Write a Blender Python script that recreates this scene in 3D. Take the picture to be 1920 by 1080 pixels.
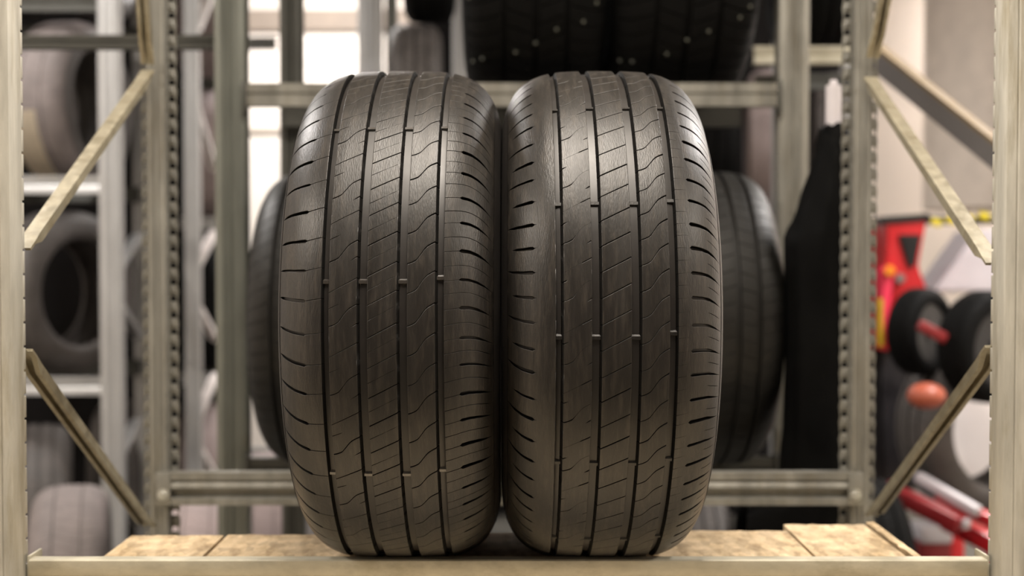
import bpy, bmesh, math, random
import numpy as np
from mathutils import Vector, Matrix
random.seed(7)
for o in list(bpy.data.objects): bpy.data.objects.remove(o, do_unlink=True)
scene = bpy.context.scene
COL = scene.collection
PI = math.pi

# ------------------------------------------------------------------ camera, light, exposure
FPX = 2240.0; TILT = math.radians(1.585); CZ = 1.305
cam = bpy.data.cameras.new('camera'); camo = bpy.data.objects.new('camera', cam); COL.objects.link(camo)
cam.sensor_width = 36.0; cam.lens = FPX / 1920 * 36
camo.location = (0, 0, CZ); camo.rotation_euler = (PI / 2 - TILT, 0, 0)
cam.shift_x = 5 / 1920
cam.clip_start = 0.05; cam.clip_end = 60
cam.dof.use_dof = True; cam.dof.focus_distance = 1.34; cam.dof.aperture_fstop = 2.8
scene.camera = camo
scene.view_settings.view_transform = 'Standard'
scene.view_settings.look = 'None'
scene.view_settings.gamma = 1
scene.view_settings.exposure = 0.0
scene.view_settings.use_curve_mapping = False
w = bpy.data.worlds.new('world'); scene.world = w; w.use_nodes = True
w.node_tree.nodes['Background'].inputs[0].default_value = (0.9, 0.86, 0.8, 1)
w.node_tree.nodes['Background'].inputs[1].default_value = 0.05

def area(name, loc, size, power, color, target=None):
    l = bpy.data.lights.new(name, 'AREA'); l.shape = 'RECTANGLE'; l.size, l.size_y = size
    l.energy = power; l.color = color
    o = bpy.data.objects.new(name, l); COL.objects.link(o); o.location = loc
    d = (Vector(target) - Vector(loc)) if target else Vector((0, 0, -1))
    o.rotation_euler = d.to_track_quat('-Z', 'Y').to_euler()
    return o
CEIL = 3.3
WARM = (1.0, 0.90, 0.78); COOL = (1.0, 0.95, 0.91)
area('aisle_lamp_light', (0.05, 0.86, CEIL - .12), (0.55, 1.1), 84, WARM)
area('left_aisle_lamp_light', (-2.8, 0.3, CEIL - .12), (0.3, 0.9), 105, WARM)
area('right_aisle_lamp_light', (2.8, 0.3, CEIL - .12), (0.3, 0.9), 90, WARM)
area('left_bay_lamp_light', (-2.2, 3.3, CEIL - .12), (0.3, 1.4), 75, COOL)
area('centre_bay_lamp_light', (-0.9, 6.3, CEIL - .12), (1.4, 0.3), 130, COOL)
area('right_bay_lamp_light', (3.3, 6.3, CEIL - .12), (0.3, 1.4), 350, COOL)
area('machine_fill_light', (2.3, 3.3, CEIL - .12), (0.3, 1.0), 105, COOL)  # added fill lamp, brightens the machine and its white panel

def at(px, py, Y):
    """point of depth Y that the photograph shows at pixel (px, py)"""
    a = (px - 955) / FPX; b = (540 - py) / FPX
    dy = math.cos(TILT) + b * math.sin(TILT); dz = -math.sin(TILT) + b * math.cos(TILT)
    t = Y / dy
    return Vector((a * t, Y, CZ + dz * t))

# ------------------------------------------------------------------ materials
def mat(name, base, rough=.5, metal=0.0, var=.12, scale=8.0, stretch=(1, 1, 1), bump=0.0, dirt=None, dirt_amt=.5,
        dirt_scale=4.0, rvar=.1, coat=0.0, bscale=60.0, spec=.5):
    m = bpy.data.materials.new(name); m.use_nodes = True
    nt = m.node_tree; N = nt.nodes; L = nt.links
    b = N['Principled BSDF']
    b.inputs['Metallic'].default_value = metal
    b.inputs['Specular IOR Level'].default_value = spec
    if coat: b.inputs['Coat Weight'].default_value = coat; b.inputs['Coat Roughness'].default_value = .25
    tc = N.new('ShaderNodeTexCoord'); mp = N.new('ShaderNodeMapping'); mp.inputs['Scale'].default_value = stretch
    L.new(tc.outputs['Object'], mp.inputs[0])
    n1 = N.new('ShaderNodeTexNoise'); n1.inputs['Scale'].default_value = scale; n1.inputs['Detail'].default_value = 6
    n1.inputs['Roughness'].default_value = .65
    L.new(mp.outputs[0], n1.inputs['Vector'])
    rp = N.new('ShaderNodeValToRGB'); L.new(n1.outputs['Fac'], rp.inputs[0])
    rp.color_ramp.elements[0].position = .3; rp.color_ramp.elements[1].position = .7
    lo = [max(0, c * (1 - var)) for c in base]; hi = [min(1, c * (1 + var)) for c in base]
    rp.color_ramp.elements[0].color = (*lo, 1); rp.color_ramp.elements[1].color = (*hi, 1)
    out = rp.outputs[0]
    if dirt:
        n2 = N.new('ShaderNodeTexNoise'); n2.inputs['Scale'].default_value = dirt_scale; n2.inputs['Detail'].default_value = 8
        n2.inputs['Roughness'].default_value = .7
        L.new(mp.outputs[0], n2.inputs['Vector'])
        r2 = N.new('ShaderNodeValToRGB'); r2.color_ramp.elements[0].position = .48; r2.color_ramp.elements[1].position = .68
        r2.color_ramp.elements[0].color = (0, 0, 0, 1); r2.color_ramp.elements[1].color = (dirt_amt,) * 3 + (1,)
        L.new(n2.outputs['Fac'], r2.inputs[0])
        mx = N.new('ShaderNodeMix'); mx.data_type = 'RGBA'
        L.new(r2.outputs[0], mx.inputs['Factor']); L.new(out, mx.inputs['A']); mx.inputs['B'].default_value = (*dirt, 1)
        out = mx.outputs['Result']
    L.new(out, b.inputs['Base Color'])
    mr = N.new('ShaderNodeMapRange'); L.new(n1.outputs['Fac'], mr.inputs['Value'])
    mr.inputs['From Min'].default_value = .3; mr.inputs['From Max'].default_value = .7
    mr.inputs['To Min'].default_value = max(.02, rough - rvar); mr.inputs['To Max'].default_value = min(1, rough + rvar)
    L.new(mr.outputs[0], b.inputs['Roughness'])
    if bump:
        n3 = N.new('ShaderNodeTexNoise'); n3.inputs['Scale'].default_value = bscale; n3.inputs['Detail'].default_value = 4
        L.new(mp.outputs[0], n3.inputs['Vector'])
        bp = N.new('ShaderNodeBump'); bp.inputs['Strength'].default_value = bump; bp.inputs['Distance'].default_value = .002
        L.new(n3.outputs['Fac'], bp.inputs['Height']); L.new(bp.outputs[0], b.inputs['Normal'])
    return m

RUB = mat('worn_rubber', (.012, .0102, .0084), .41, 0, .25, 6, (7, 1, 1), .22, (.060, .050, .040), .45, 22.0, .06, bscale=150)
RUBW = mat('shaded_wall_rubber', (.006, .0055, .005), .7, 0, .1, 20, spec=.15)  # groove and sipe walls, their shade put into a near-black colour
RUBD = mat('groove_rubber', (.022, .019, .017), .42, 0, .2, 20, rvar=.05)
RUBS = mat('sidewall_rubber', (.026, .023, .021), .45, 0, .2, 20, bump=.1)
WBR = mat('wear_bar_rubber', (.04, .035, .03), .2, 0, .1, 20, spec=1.0)
RUBB = mat('black_rubber', (.004, .004, .004), .7, 0, .3, 20, bump=.2, spec=.1)
RUBM = mat('dull_dark_rubber', (.009, .0085, .0075), .5, 0, .3, 12, bump=.2, spec=.3)
RUBDUST = mat('dusty_rubber', (.17, .145, .14), .75, 0, .25, 12, (1, 1, 1), .2, (.08, .07, .065), .6, 5)
RUBGREY = mat('grey_rubber', (.075, .066, .062), .6, 0, .3, 14, bump=.15)
GALV = mat('galvanised_steel', (.24, .235, .21), .42, .45, .22, 30, (1, 1, .18), .06, (.17, .15, .11), .5, 26)
GALVF = mat('stained_galvanised_steel', (.46, .445, .39), .5, .2, .2, 26, (1.6, 1.6, .22), .15, (.25, .21, .12), .7, 14)
GALVB = mat('beam_steel', (.52, .49, .39), .42, .15, .16, 40, (.5, 1, 1), .12, (.20, .17, .09), .6, 12)
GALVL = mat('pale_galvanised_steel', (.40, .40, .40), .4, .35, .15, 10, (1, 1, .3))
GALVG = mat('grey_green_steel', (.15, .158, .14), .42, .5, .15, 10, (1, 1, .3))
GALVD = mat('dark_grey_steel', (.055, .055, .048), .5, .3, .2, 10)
BRACE = mat('brace_steel', (.33, .295, .21), .42, .35, .22, 40, (1, 1, 1), .3, (.18, .145, .08), .7, 28)
ZINC = mat('zinc_bolt', (.6, .6, .57), .3, .8, .1, 20)
STUD = mat('stud_metal', (.16, .165, .14), .5, .5, .05, 20)
WOOD = None
BLACKBAG = mat('black_sacking', (.003, .003, .003), .6, 0, .3, 10, bump=.4, bscale=20, spec=.04)
WALLM = mat('cream_plaster', (.84, .77, .70), .8, 0, .03, 2)
BEIGE = mat('beige_paint', (.42, .36, .30), .7, 0, .06, 2)
FLOORM = mat('concrete_floor', (.11, .105, .092), .55, 0, .2, 3, dirt=(.06, .055, .05), dirt_amt=.6, dirt_scale=1.5)
CEILM = mat('ceiling_paint', (.55, .53, .50), .9, 0, .03, 2)
RED = mat('red_enamel', (.55, .012, .018), .35, 0, .1, 6, coat=.3)
DRED = mat('worn_red_enamel', (.22, .012, .015), .45, 0, .2, 6)
YEL = mat('yellow_enamel', (.62, .50, .02), .5, 0, .1, 6)
BLK = mat('black_plastic', (.012, .012, .013), .35, 0, .2, 10)
CHAR = mat('charcoal_plastic', (.02, .018, .02), .4, 0, .2, 10)
ORG = mat('orange_plastic', (.42, .10, .055), .45, 0, .08, 6)
ORL = mat('amber_plastic', (.9, .30, .02), .35, 0, .05, 6)
PINK = mat('pink_red_plastic', (.85, .05, .11), .35, 0, .05, 6)
WHT = mat('white_paint', (.9, .84, .82), .5, 0, .05, 4)
LAV = mat('light_grey_paint', (.55, .52, .55), .45, 0, .08, 5)
GRY = mat('mid_grey_paint', (.22, .20, .19), .5, 0, .1, 5)
PAPER = mat('cream_paper', (.62, .54, .42), .8, 0, .08, 30)
PINKR = mat('pinkish_grey_rubber', (.28, .225, .22), .7, 0, .15, 8)

def wood():
    m = bpy.data.materials.new('chipboard'); m.use_nodes = True
    nt = m.node_tree; N = nt.nodes; L = nt.links; b = N['Principled BSDF']
    tc = N.new('ShaderNodeTexCoord'); mp = N.new('ShaderNodeMapping'); mp.inputs['Scale'].default_value = (1, .55, 1)
    mp.inputs['Rotation'].default_value = (0, 0, .5)
    L.new(tc.outputs['Object'], mp.inputs[0])
    v = N.new('ShaderNodeTexVoronoi'); v.inputs['Scale'].default_value = 75; v.feature = 'F1'
    nz = N.new('ShaderNodeTexNoise'); nz.inputs['Scale'].default_value = 30; nz.inputs['Detail'].default_value = 7
    nz.inputs['Roughness'].default_value = .7
    L.new(mp.outputs[0], v.inputs['Vector']); L.new(mp.outputs[0], nz.inputs['Vector'])
    r1 = N.new('ShaderNodeValToRGB'); L.new(nz.outputs['Fac'], r1.inputs[0])
    e = r1.color_ramp.elements; e[0].position = .32; e[0].color = (.24, .155, .075, 1); e[1].position = .62; e[1].color = (.66, .51, .33, 1)
    e2 = e.new(.46); e2.color = (.50, .375, .225, 1)
    hs = N.new('ShaderNodeSeparateColor'); L.new(v.outputs['Color'], hs.inputs[0])
    mr = N.new('ShaderNodeMapRange'); L.new(hs.outputs[0], mr.inputs['Value']); mr.inputs['To Min'].default_value = .72; mr.inputs['To Max'].default_value = 1.12
    mx = N.new('ShaderNodeMix'); mx.data_type = 'RGBA'; mx.blend_type = 'MULTIPLY'; mx.inputs['Factor'].default_value = 1
    cb = N.new('ShaderNodeCombineColor')
    for i in range(3): L.new(mr.outputs[0], cb.inputs[i])
    L.new(r1.outputs[0], mx.inputs['A']); L.new(cb.outputs[0], mx.inputs['B'])
    L.new(mx.outputs['Result'], b.inputs['Base Color']); b.inputs['Roughness'].default_value = .75
    bp = N.new('ShaderNodeBump'); bp.inputs['Strength'].default_value = .5; bp.inputs['Distance'].default_value = .002
    L.new(nz.outputs['Fac'], bp.inputs['Height']); L.new(bp.outputs[0], b.inputs['Normal'])
    return m
WOOD = wood()

# ------------------------------------------------------------------ object helpers
def tag(o, label=None, cat=None, group=None, kind=None):
    if label: o['label'] = label
    if cat: o['category'] = cat
    if group: o['group'] = group
    if kind: o['kind'] = kind
    return o
def empty(name, loc=(0, 0, 0), rot=(0, 0, 0), label=None, cat=None, group=None):
    o = bpy.data.objects.new(name, None); COL.objects.link(o); o.location = loc; o.rotation_euler = rot
    o.empty_display_size = .05
    return tag(o, label, cat, group)
def link(name, me, m, parent=None, loc=None):
    o = bpy.data.objects.new(name, me)
    if m is not None and len(me.materials) == 0: me.materials.append(m)
    COL.objects.link(o)
    if parent: o.parent = parent
    if loc is not None: o.location = loc
    return o
def smooth(me, ang=40):
    me.polygons.foreach_set('use_smooth', [True] * len(me.polygons))
    bm = bmesh.new(); bm.from_mesh(me)
    lim = math.radians(ang)
    for e in bm.edges:
        if len(e.link_faces) == 2 and e.calc_face_angle(0) > lim: e.smooth = False
    bm.to_mesh(me); bm.free()
def obj(name, bm, m, parent=None, sm=True, loc=None):
    bmesh.ops.recalc_face_normals(bm, faces=bm.faces)
    me = bpy.data.meshes.new(name); bm.to_mesh(me); bm.free()
    if sm: smooth(me)
    return link(name, me, m, parent, loc)
def box(bm, c, s, rot=None, bev=0.0):
    r = bmesh.ops.create_cube(bm, size=1)
    vs = r['verts']
    M = Matrix.Translation(Vector(c)) @ (rot.to_4x4() if rot else Matrix.Identity(4)) @ Matrix.Diagonal((*s, 1))
    bmesh.ops.transform(bm, matrix=M, verts=vs)
    if bev:
        es = set()
        for v in vs: es.update(v.link_edges)
        bmesh.ops.bevel(bm, geom=list(es), offset=bev, segments=2, affect='EDGES', profile=.5)
def nbox(name, c, s, m, parent=None, bev=.002, rot=None):
    bm = bmesh.new(); box(bm, (0, 0, 0), s, rot, bev)
    return obj(name, bm, m, parent, loc=c)
def cyl(bm, p0, p1, r0, r1=None, seg=20):
    p0 = Vector(p0); p1 = Vector(p1); d = p1 - p0
    q = d.to_track_quat('Z', 'Y').to_matrix().to_4x4()
    r = bmesh.ops.create_cone(bm, cap_ends=True, segments=seg, radius1=r0, radius2=r0 if r1 is None else r1, depth=d.length)
    bmesh.ops.transform(bm, matrix=Matrix.Translation((p0 + p1) / 2) @ q, verts=r['verts'])
def extrude_profile(bm, prof, z0, z1, frame=None, closed=True):
    """prof: 2D points; extruded along local z, frame maps local to world"""
    F = frame or Matrix.Identity(4)
    a = [bm.verts.new(F @ Vector((x, y, z0))) for x, y in prof]; b = [bm.verts.new(F @ Vector((x, y, z1))) for x, y in prof]
    n = len(prof)
    for i in range(n if closed else n - 1):
        j = (i + 1) % n; bm.faces.new((a[i], a[j], b[j], b[i]))
    if closed:
        bm.faces.new(a[::-1]); bm.faces.new(b)
def strip_profile(pts, t):
    """turn an open polyline into a closed thin-sheet outline of thickness t"""
    P = [Vector(p) for p in pts]; L_, R_ = [], []
    for i, p in enumerate(P):
        d1 = (P[i] - P[i - 1]).normalized() if i > 0 else None
        d2 = (P[i + 1] - P[i]).normalized() if i < len(P) - 1 else None
        d = ((d1 or d2) + (d2 or d1)); d = d.normalized() if d.length > 1e-6 else (d1 or d2)
        n = Vector((-d.y, d.x)); k = 1.0
        if d1 and d2:
            c = max(.5, n.dot(Vector((-d1.y, d1.x)))); k = 1 / c
        L_.append(p + n * t / 2 * k); R_.append(p - n * t / 2 * k)
    return [tuple(p) for p in L_ + R_[::-1]]
def frame_between(p0, p1, up=(0, 0, 1)):
    p0 = Vector(p0); p1 = Vector(p1); z = (p1 - p0).normalized(); x = Vector(up).cross(z)
    if x.length < 1e-4: x = Vector((1, 0, 0))
    x.normalize(); y = z.cross(x)
    M = Matrix((x, y, z)).transposed().to_4x4(); M.translation = p0
    return M, (p1 - p0).length
def copy_tree(o, parent=None):
    c = o.copy(); COL.objects.link(c); c.parent = parent
    for ch in [x for x in KIDS.get(o.name, [])]: copy_tree(ch, c)
    return c
KIDS = {}
def register(o):
    KIDS[o.name] = [c for c in bpy.data.objects if c.parent == o]
    for c in KIDS[o.name]: register(c)

# ------------------------------------------------------------------ the setting
def struct(name, c, s, m, bev=0):
    bm = bmesh.new(); box(bm, c, s, None, bev)
    return tag(obj(name, bm, m, None, False), kind='structure')
XL, XR, YB, YF = -4.0, 4.2, 7.4, -3.0
struct('floor', ((XL + XR) / 2, (YB + YF) / 2, -.05), (XR - XL, YB - YF, .1), FLOORM)
struct('floor_bounce_strip', ((XL + XR) / 2, .90, .002), (XR - XL, 1.0, .004), mat('bounce_strip_pale', (.74, .62, .44), .5, 0, .06, 2))  # unseen pale strip added to bounce light onto the lower tread
DARKW = mat('dark_backing', (.012, .011, .011), .9, 0, .1, 3, spec=.1)  # added near-black backing sheets that keep the gaps behind the racks dark
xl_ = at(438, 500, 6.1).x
struct('dark_backing_left', ((XL + xl_) / 2, 6.1, CEIL / 2), (xl_ - XL, .06, CEIL), DARKW)
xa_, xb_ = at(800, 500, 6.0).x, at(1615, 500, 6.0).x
struct('dark_backing_middle', ((xa_ + xb_) / 2, 6.0, CEIL / 2), (xb_ - xa_, .06, CEIL), DARKW)
struct('ceiling', ((XL + XR) / 2, (YB + YF) / 2, CEIL + .05), (XR - XL, YB - YF, .1), CEILM)
struct('wall_back', ((XL + XR) / 2, YB + .05, CEIL / 2), (XR - XL + .2, .1, CEIL), WALLM)
struct('wall_left', (XL - .05, (YB + YF) / 2, CEIL / 2), (.1, YB - YF, CEIL), WALLM)
struct('wall_right', (XR + .05, (YB + YF) / 2, CEIL / 2), (.1, YB - YF, CEIL), WALLM)
struct('wall_front', ((XL + XR) / 2, YF - .05, CEIL / 2), (XR - XL + .2, .1, CEIL), GRY)
# ceiling lamps' housings (light comes from the area lamps just under them)
for x, y, sx, sy, lb in ((.05, .86, .6, 1.16, 'ceiling lamp above the aisle in front of the rack'),
                     (-2.8, .3, .36, .96, 'ceiling lamp above the left part of the front aisle'),
                     (2.8, .3, .36, .96, 'ceiling lamp above the right part of the front aisle'),
                     (-2.2, 3.3, .36, 1.5, 'ceiling lamp above the left tyre racks'),
                     (-.9, 6.3, 1.5, .36, 'ceiling lamp above the middle of the back wall'),
                     (3.3, 6.3, .36, 1.5, 'ceiling lamp in the far right corner'),
                     (2.3, 3.3, .36, 1.1, 'added fill lamp above the red machine')):
    t = empty('ceiling_lamp', (x, y, CEIL), label=lb, cat='lamp')
    nbox('housing', (0, 0, -.04), (sx, sy, .08), WHT, t, .006)

# ------------------------------------------------------------------ tyre builder
PROF = np.array([(0, 0), (.03, .0003), (.05, .0012), (.065, .0030), (.077, .0060), (.088, .0105), (.098, .0165), (.107, .0245), (.114, .0335), (.119, .0425), (.1225, .051), (.125, .060)])
_du = np.linspace(0, .125, 600); _dd = np.interp(_du, PROF[:, 0], PROF[:, 1])
_k = 41; _pad = np.concatenate([_dd[1:_k // 2 + 1][::-1], _dd, np.full(_k // 2, 0) + _dd[-1] + np.arange(1, _k // 2 + 1) * (_dd[-1] - _dd[-2])])
_ds = np.convolve(_pad, np.ones(_k) / _k, 'valid')
def drop(u): return np.interp(np.abs(u), _du, _ds)
R0 = .325
U0 = .1205
FLOOR_D = .0068
def mesh_from(V, Fq, Nn, name, m):
    me = bpy.data.meshes.new(name)
    V = np.asarray(V, dtype=np.float32); Fq = np.asarray(Fq, dtype=np.int32)
    me.vertices.add(len(V)); me.vertices.foreach_set('co', V.ravel())
    me.loops.add(Fq.size); me.loops.foreach_set('vertex_index', Fq.ravel())
    me.polygons.add(len(Fq)); me.polygons.foreach_set('loop_start', np.arange(0, Fq.size, 4, dtype=np.int32))
    me.polygons.foreach_set('use_smooth', np.ones(len(Fq), dtype=bool))
    me.update(calc_edges=True)
    if Nn is not None:
        Nn = np.asarray(Nn, dtype=float); Nn /= np.maximum(1e-9, np.linalg.norm(Nn, axis=1))[:, None]
        me.normals_split_custom_set_from_vertices([tuple(n) for n in Nn])
    me.materials.append(m)
    return me

def rib_mesh(name, a, b, cuts, m, nu=14, nt=3, ch=.0006, R=R0, su=1.0, floor_d=FLOOR_D, outer=0, slant=(.0016, .0016)):
    """one tread rib, sliced into blocks by the sipes; cuts = [(theta(u), halfgap(u))] ascending, wraps round.
    su scales the cross-section sideways. outer=-1/+1: that side runs into the sidewall (no chamfer)"""
    us = np.linspace(a, b, nu)
    cl = ch if outer != -1 else 0; cr = ch if outer != 1 else 0
    U = np.concatenate([[a], [a + ch], us[1:-1], [b - ch], [b]])
    d0 = drop(U); r = R - d0
    eps = 1e-4; sl = (drop(U + eps) - drop(U - eps)) / (2 * eps) * np.where(U >= 0, 1, 1)
    sl = (drop(np.abs(U) + eps) - drop(np.abs(U) - eps)) / (2 * eps) * np.sign(U)
    r_top = r.copy(); r_top[0] -= cl * .7; r_top[-1] -= cr * .7
    tiltu = np.zeros_like(U); tiltu[0] = -1.0 if cl else 0; tiltu[-1] = 1.0 if cr else 0
    n = len(cuts)
    V, Nn, F = [], [], []
    base = 0
    W = len(U)
    def pt(u, rr, th): return np.stack([u * su, -rr * np.cos(th), rr * np.sin(th)], -1)
    def nrm(nx, nr, ntg, th):
        # radial (0,-cos,sin), tangential (0, sin, cos)
        return np.stack([nx, -nr * np.cos(th) + ntg * np.sin(th), nr * np.sin(th) + ntg * np.cos(th)], -1)
    Ub = U.copy(); 
    if cl: Ub[0] -= slant[0]; Ub[1] -= slant[0] * .8
    if cr: Ub[-1] += slant[1]; Ub[-2] += slant[1] * .8
    FM = []
    for k in range(n):
        tf, gf = cuts[k]; tf2, gf2 = cuts[(k + 1) % n]; wrap = 2 * PI if k == n - 1 else 0
        g1 = gf(U); g2 = gf2(U)
        lo = tf(U) + g1 / R; hi = tf2(U) + wrap - g2 / R
        c1 = np.minimum(.0005, g1) / R; c2 = np.minimum(.0005, g2) / R
        rows = [(lo, 1, -1, c1)] + [(lo + c1 + (hi - c2 - lo - c1) * f, 0, 0, None) for f in np.linspace(0, 1, nt + 1)] + [(hi, 1, 1, c2)]
        H = len(rows)
        for th, e, sg, cc in rows:
            rr = r_top - (cc * R * .8 if e else 0)
            V.append(pt(U, rr, th))
            tt = (sg * np.minimum(1, cc * R / .0003)) if e else np.zeros(W)
            Nn.append(nrm(sl + tiltu, np.ones(W), tt, th))
        i0 = base
        I = np.arange(H - 1)[:, None] * W + np.arange(W - 1)[None, :] + i0
        q = np.stack([I, I + 1, I + 1 + W, I + W], -1).reshape(-1, 4)
        F.append(q); FM.append(np.zeros(len(q), dtype=np.int32))
        base += H * W
        # walls
        rb = r - floor_d - .0004
        for (th, cc, sg) in ((lo, c1, -1), (hi, c2, 1)):
            V.append(pt(U, r_top - cc * R * .8, th)); V.append(pt(Ub, rb, th))
            nn = nrm(np.zeros(W), np.zeros(W), np.full(W, float(sg)), th); Nn.append(nn); Nn.append(nn)
            I = np.arange(W - 1) + base
            q = np.stack([I, I + 1, I + 1 + W, I + W], -1) if sg > 0 else np.stack([I + W, I + W + 1, I + 1, I], -1)
            F.append(q); FM.append(np.ones(len(q), dtype=np.int32)); base += 2 * W
        for (j, sg) in ((0, -1), (W - 1, 1)):
            ths = np.array([rw[0][j] for rw in rows]); rt = np.array([r_top[j] - (rw[3][j] * R * .8 if rw[1] else 0) for rw in rows])
            V.append(pt(np.full(H, U[j]), rt, ths)); V.append(pt(np.full(H, Ub[j]), np.full(H, rb[j]), ths))
            nn = nrm(np.full(H, float(sg)), np.full(H, .22), np.zeros(H), ths); Nn.append(nn); Nn.append(nn)
            I = np.arange(H - 1) + base
            q = np.stack([I, I + H, I + 1 + H, I + 1], -1) if sg > 0 else np.stack([I, I + 1, I + 1 + H, I + H], -1)
            F.append(q); FM.append(np.ones(len(q), dtype=np.int32)); base += 2 * H
    me = mesh_from(np.concatenate(V), np.concatenate(F), np.concatenate(Nn), name, m)
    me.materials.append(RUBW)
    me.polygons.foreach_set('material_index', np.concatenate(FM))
    return me

def carcass_mesh(name, m, R=R0, su=1.0, seg=240, floor_d=FLOOR_D, bead=.112):
    uo = np.linspace(0, U0 - .0004, 16)
    half = [(u, R - drop(u) - floor_d) for u in uo]
    k = (bead / .112)
    half += [(U0 + .0004, R - drop(U0) + .0003), (.1238, R - .056 * 1), (.1262, R - .066 * k), (.1276, R - .0745 * k), (.128, R - .083 * k),
             (.1268, R - .092 * k), (.1235, R - .100 * k), (.1190, R - .1055 * k), (.1165, R - .1075 * k), (.1120, R - .1085 * k), (.1105, R - .112 * k),
             (.106, R - .1145 * k), (.099, R - .1145 * k), (.0965, R - .110 * k), (.103, R - .098 * k), (.112, R - .080 * k), (.1135, R - .060 * k), (.107, R - .040), (.092, R - .026), (.06, R - .017), (.0, R - .0145)]
    P = [(u * su, r) for u, r in half] + [(-u * su, r) for u, r in half[::-1][1:-1]]
    P = np.array(P)
    n = len(P)
    th = np.linspace(0, 2 * PI, seg, endpoint=False)
    V = np.stack([np.repeat(P[None, :, 0], seg, 0), -P[None, :, 1] * np.cos(th)[:, None], P[None, :, 1] * np.sin(th)[:, None]], -1).reshape(-1, 3)
    I = np.arange(seg)[:, None]; J = np.arange(n)[None, :]
    q = np.stack([I * n + J, I * n + (J + 1) % n, ((I + 1) % seg) * n + (J + 1) % n, ((I + 1) % seg) * n + J], -1).reshape(-1, 4)
    me = mesh_from(V, q, None, name, m)
    smooth(me, 35)
    return me

def wear_bar_mesh(name, w, m, R=R0, d=FLOOR_D, hgt=.0024, arc=.0050):
    bm = bmesh.new()
    prof = [(-arc / 2 - .0012, -.0006), (-arc / 2, hgt), (arc / 2 - .0014, hgt), (arc / 2 + .0008, -.0006)]
    a = [bm.verts.new((-w / 2, -(R - d + r), t)) for t, r in prof]; b = [bm.verts.new((w / 2, -(R - d + r), t)) for t, r in prof]
    for i in range(4):
        j = (i + 1) % 4; bm.faces.new((a[i], a[j], b[j], b[i]))
    bm.faces.new(a); bm.faces.new(b[::-1])
    bmesh.ops.recalc_face_normals(bm, faces=bm.faces)
    me = bpy.data.meshes.new(name); bm.to_mesh(me); bm.free(); me.materials.append(m)
    return me

def ytheta(py, Yc, zc, R=R0):
    """angle round the tread that the photograph shows at height py"""
    best = None
    for i in range(-850, 820):
        th = math.radians(i / 10); y = Yc - R * math.cos(th); z = zc + R * math.sin(th) - CZ
        d = y * math.cos(TILT) - z * math.sin(TILT); v = y * math.sin(TILT) + z * math.cos(TILT)
        p = 540 - FPX * v / d
        if best is None or abs(p - py) < best[0]: best = (abs(p - py), th)
    return best[1]

def pw(xs, ys): # piecewise-linear function of u, softened by smoothstep interpolation
    xs = np.array(xs, float); ys = np.array(ys, float)
    return lambda u: np.interp(u, xs, ys)
SX = [0, .15, .32, .42, .62, .72, .86, 1]; SY = [0, .06, .17, .33, .68, .80, .91, 1]

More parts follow.
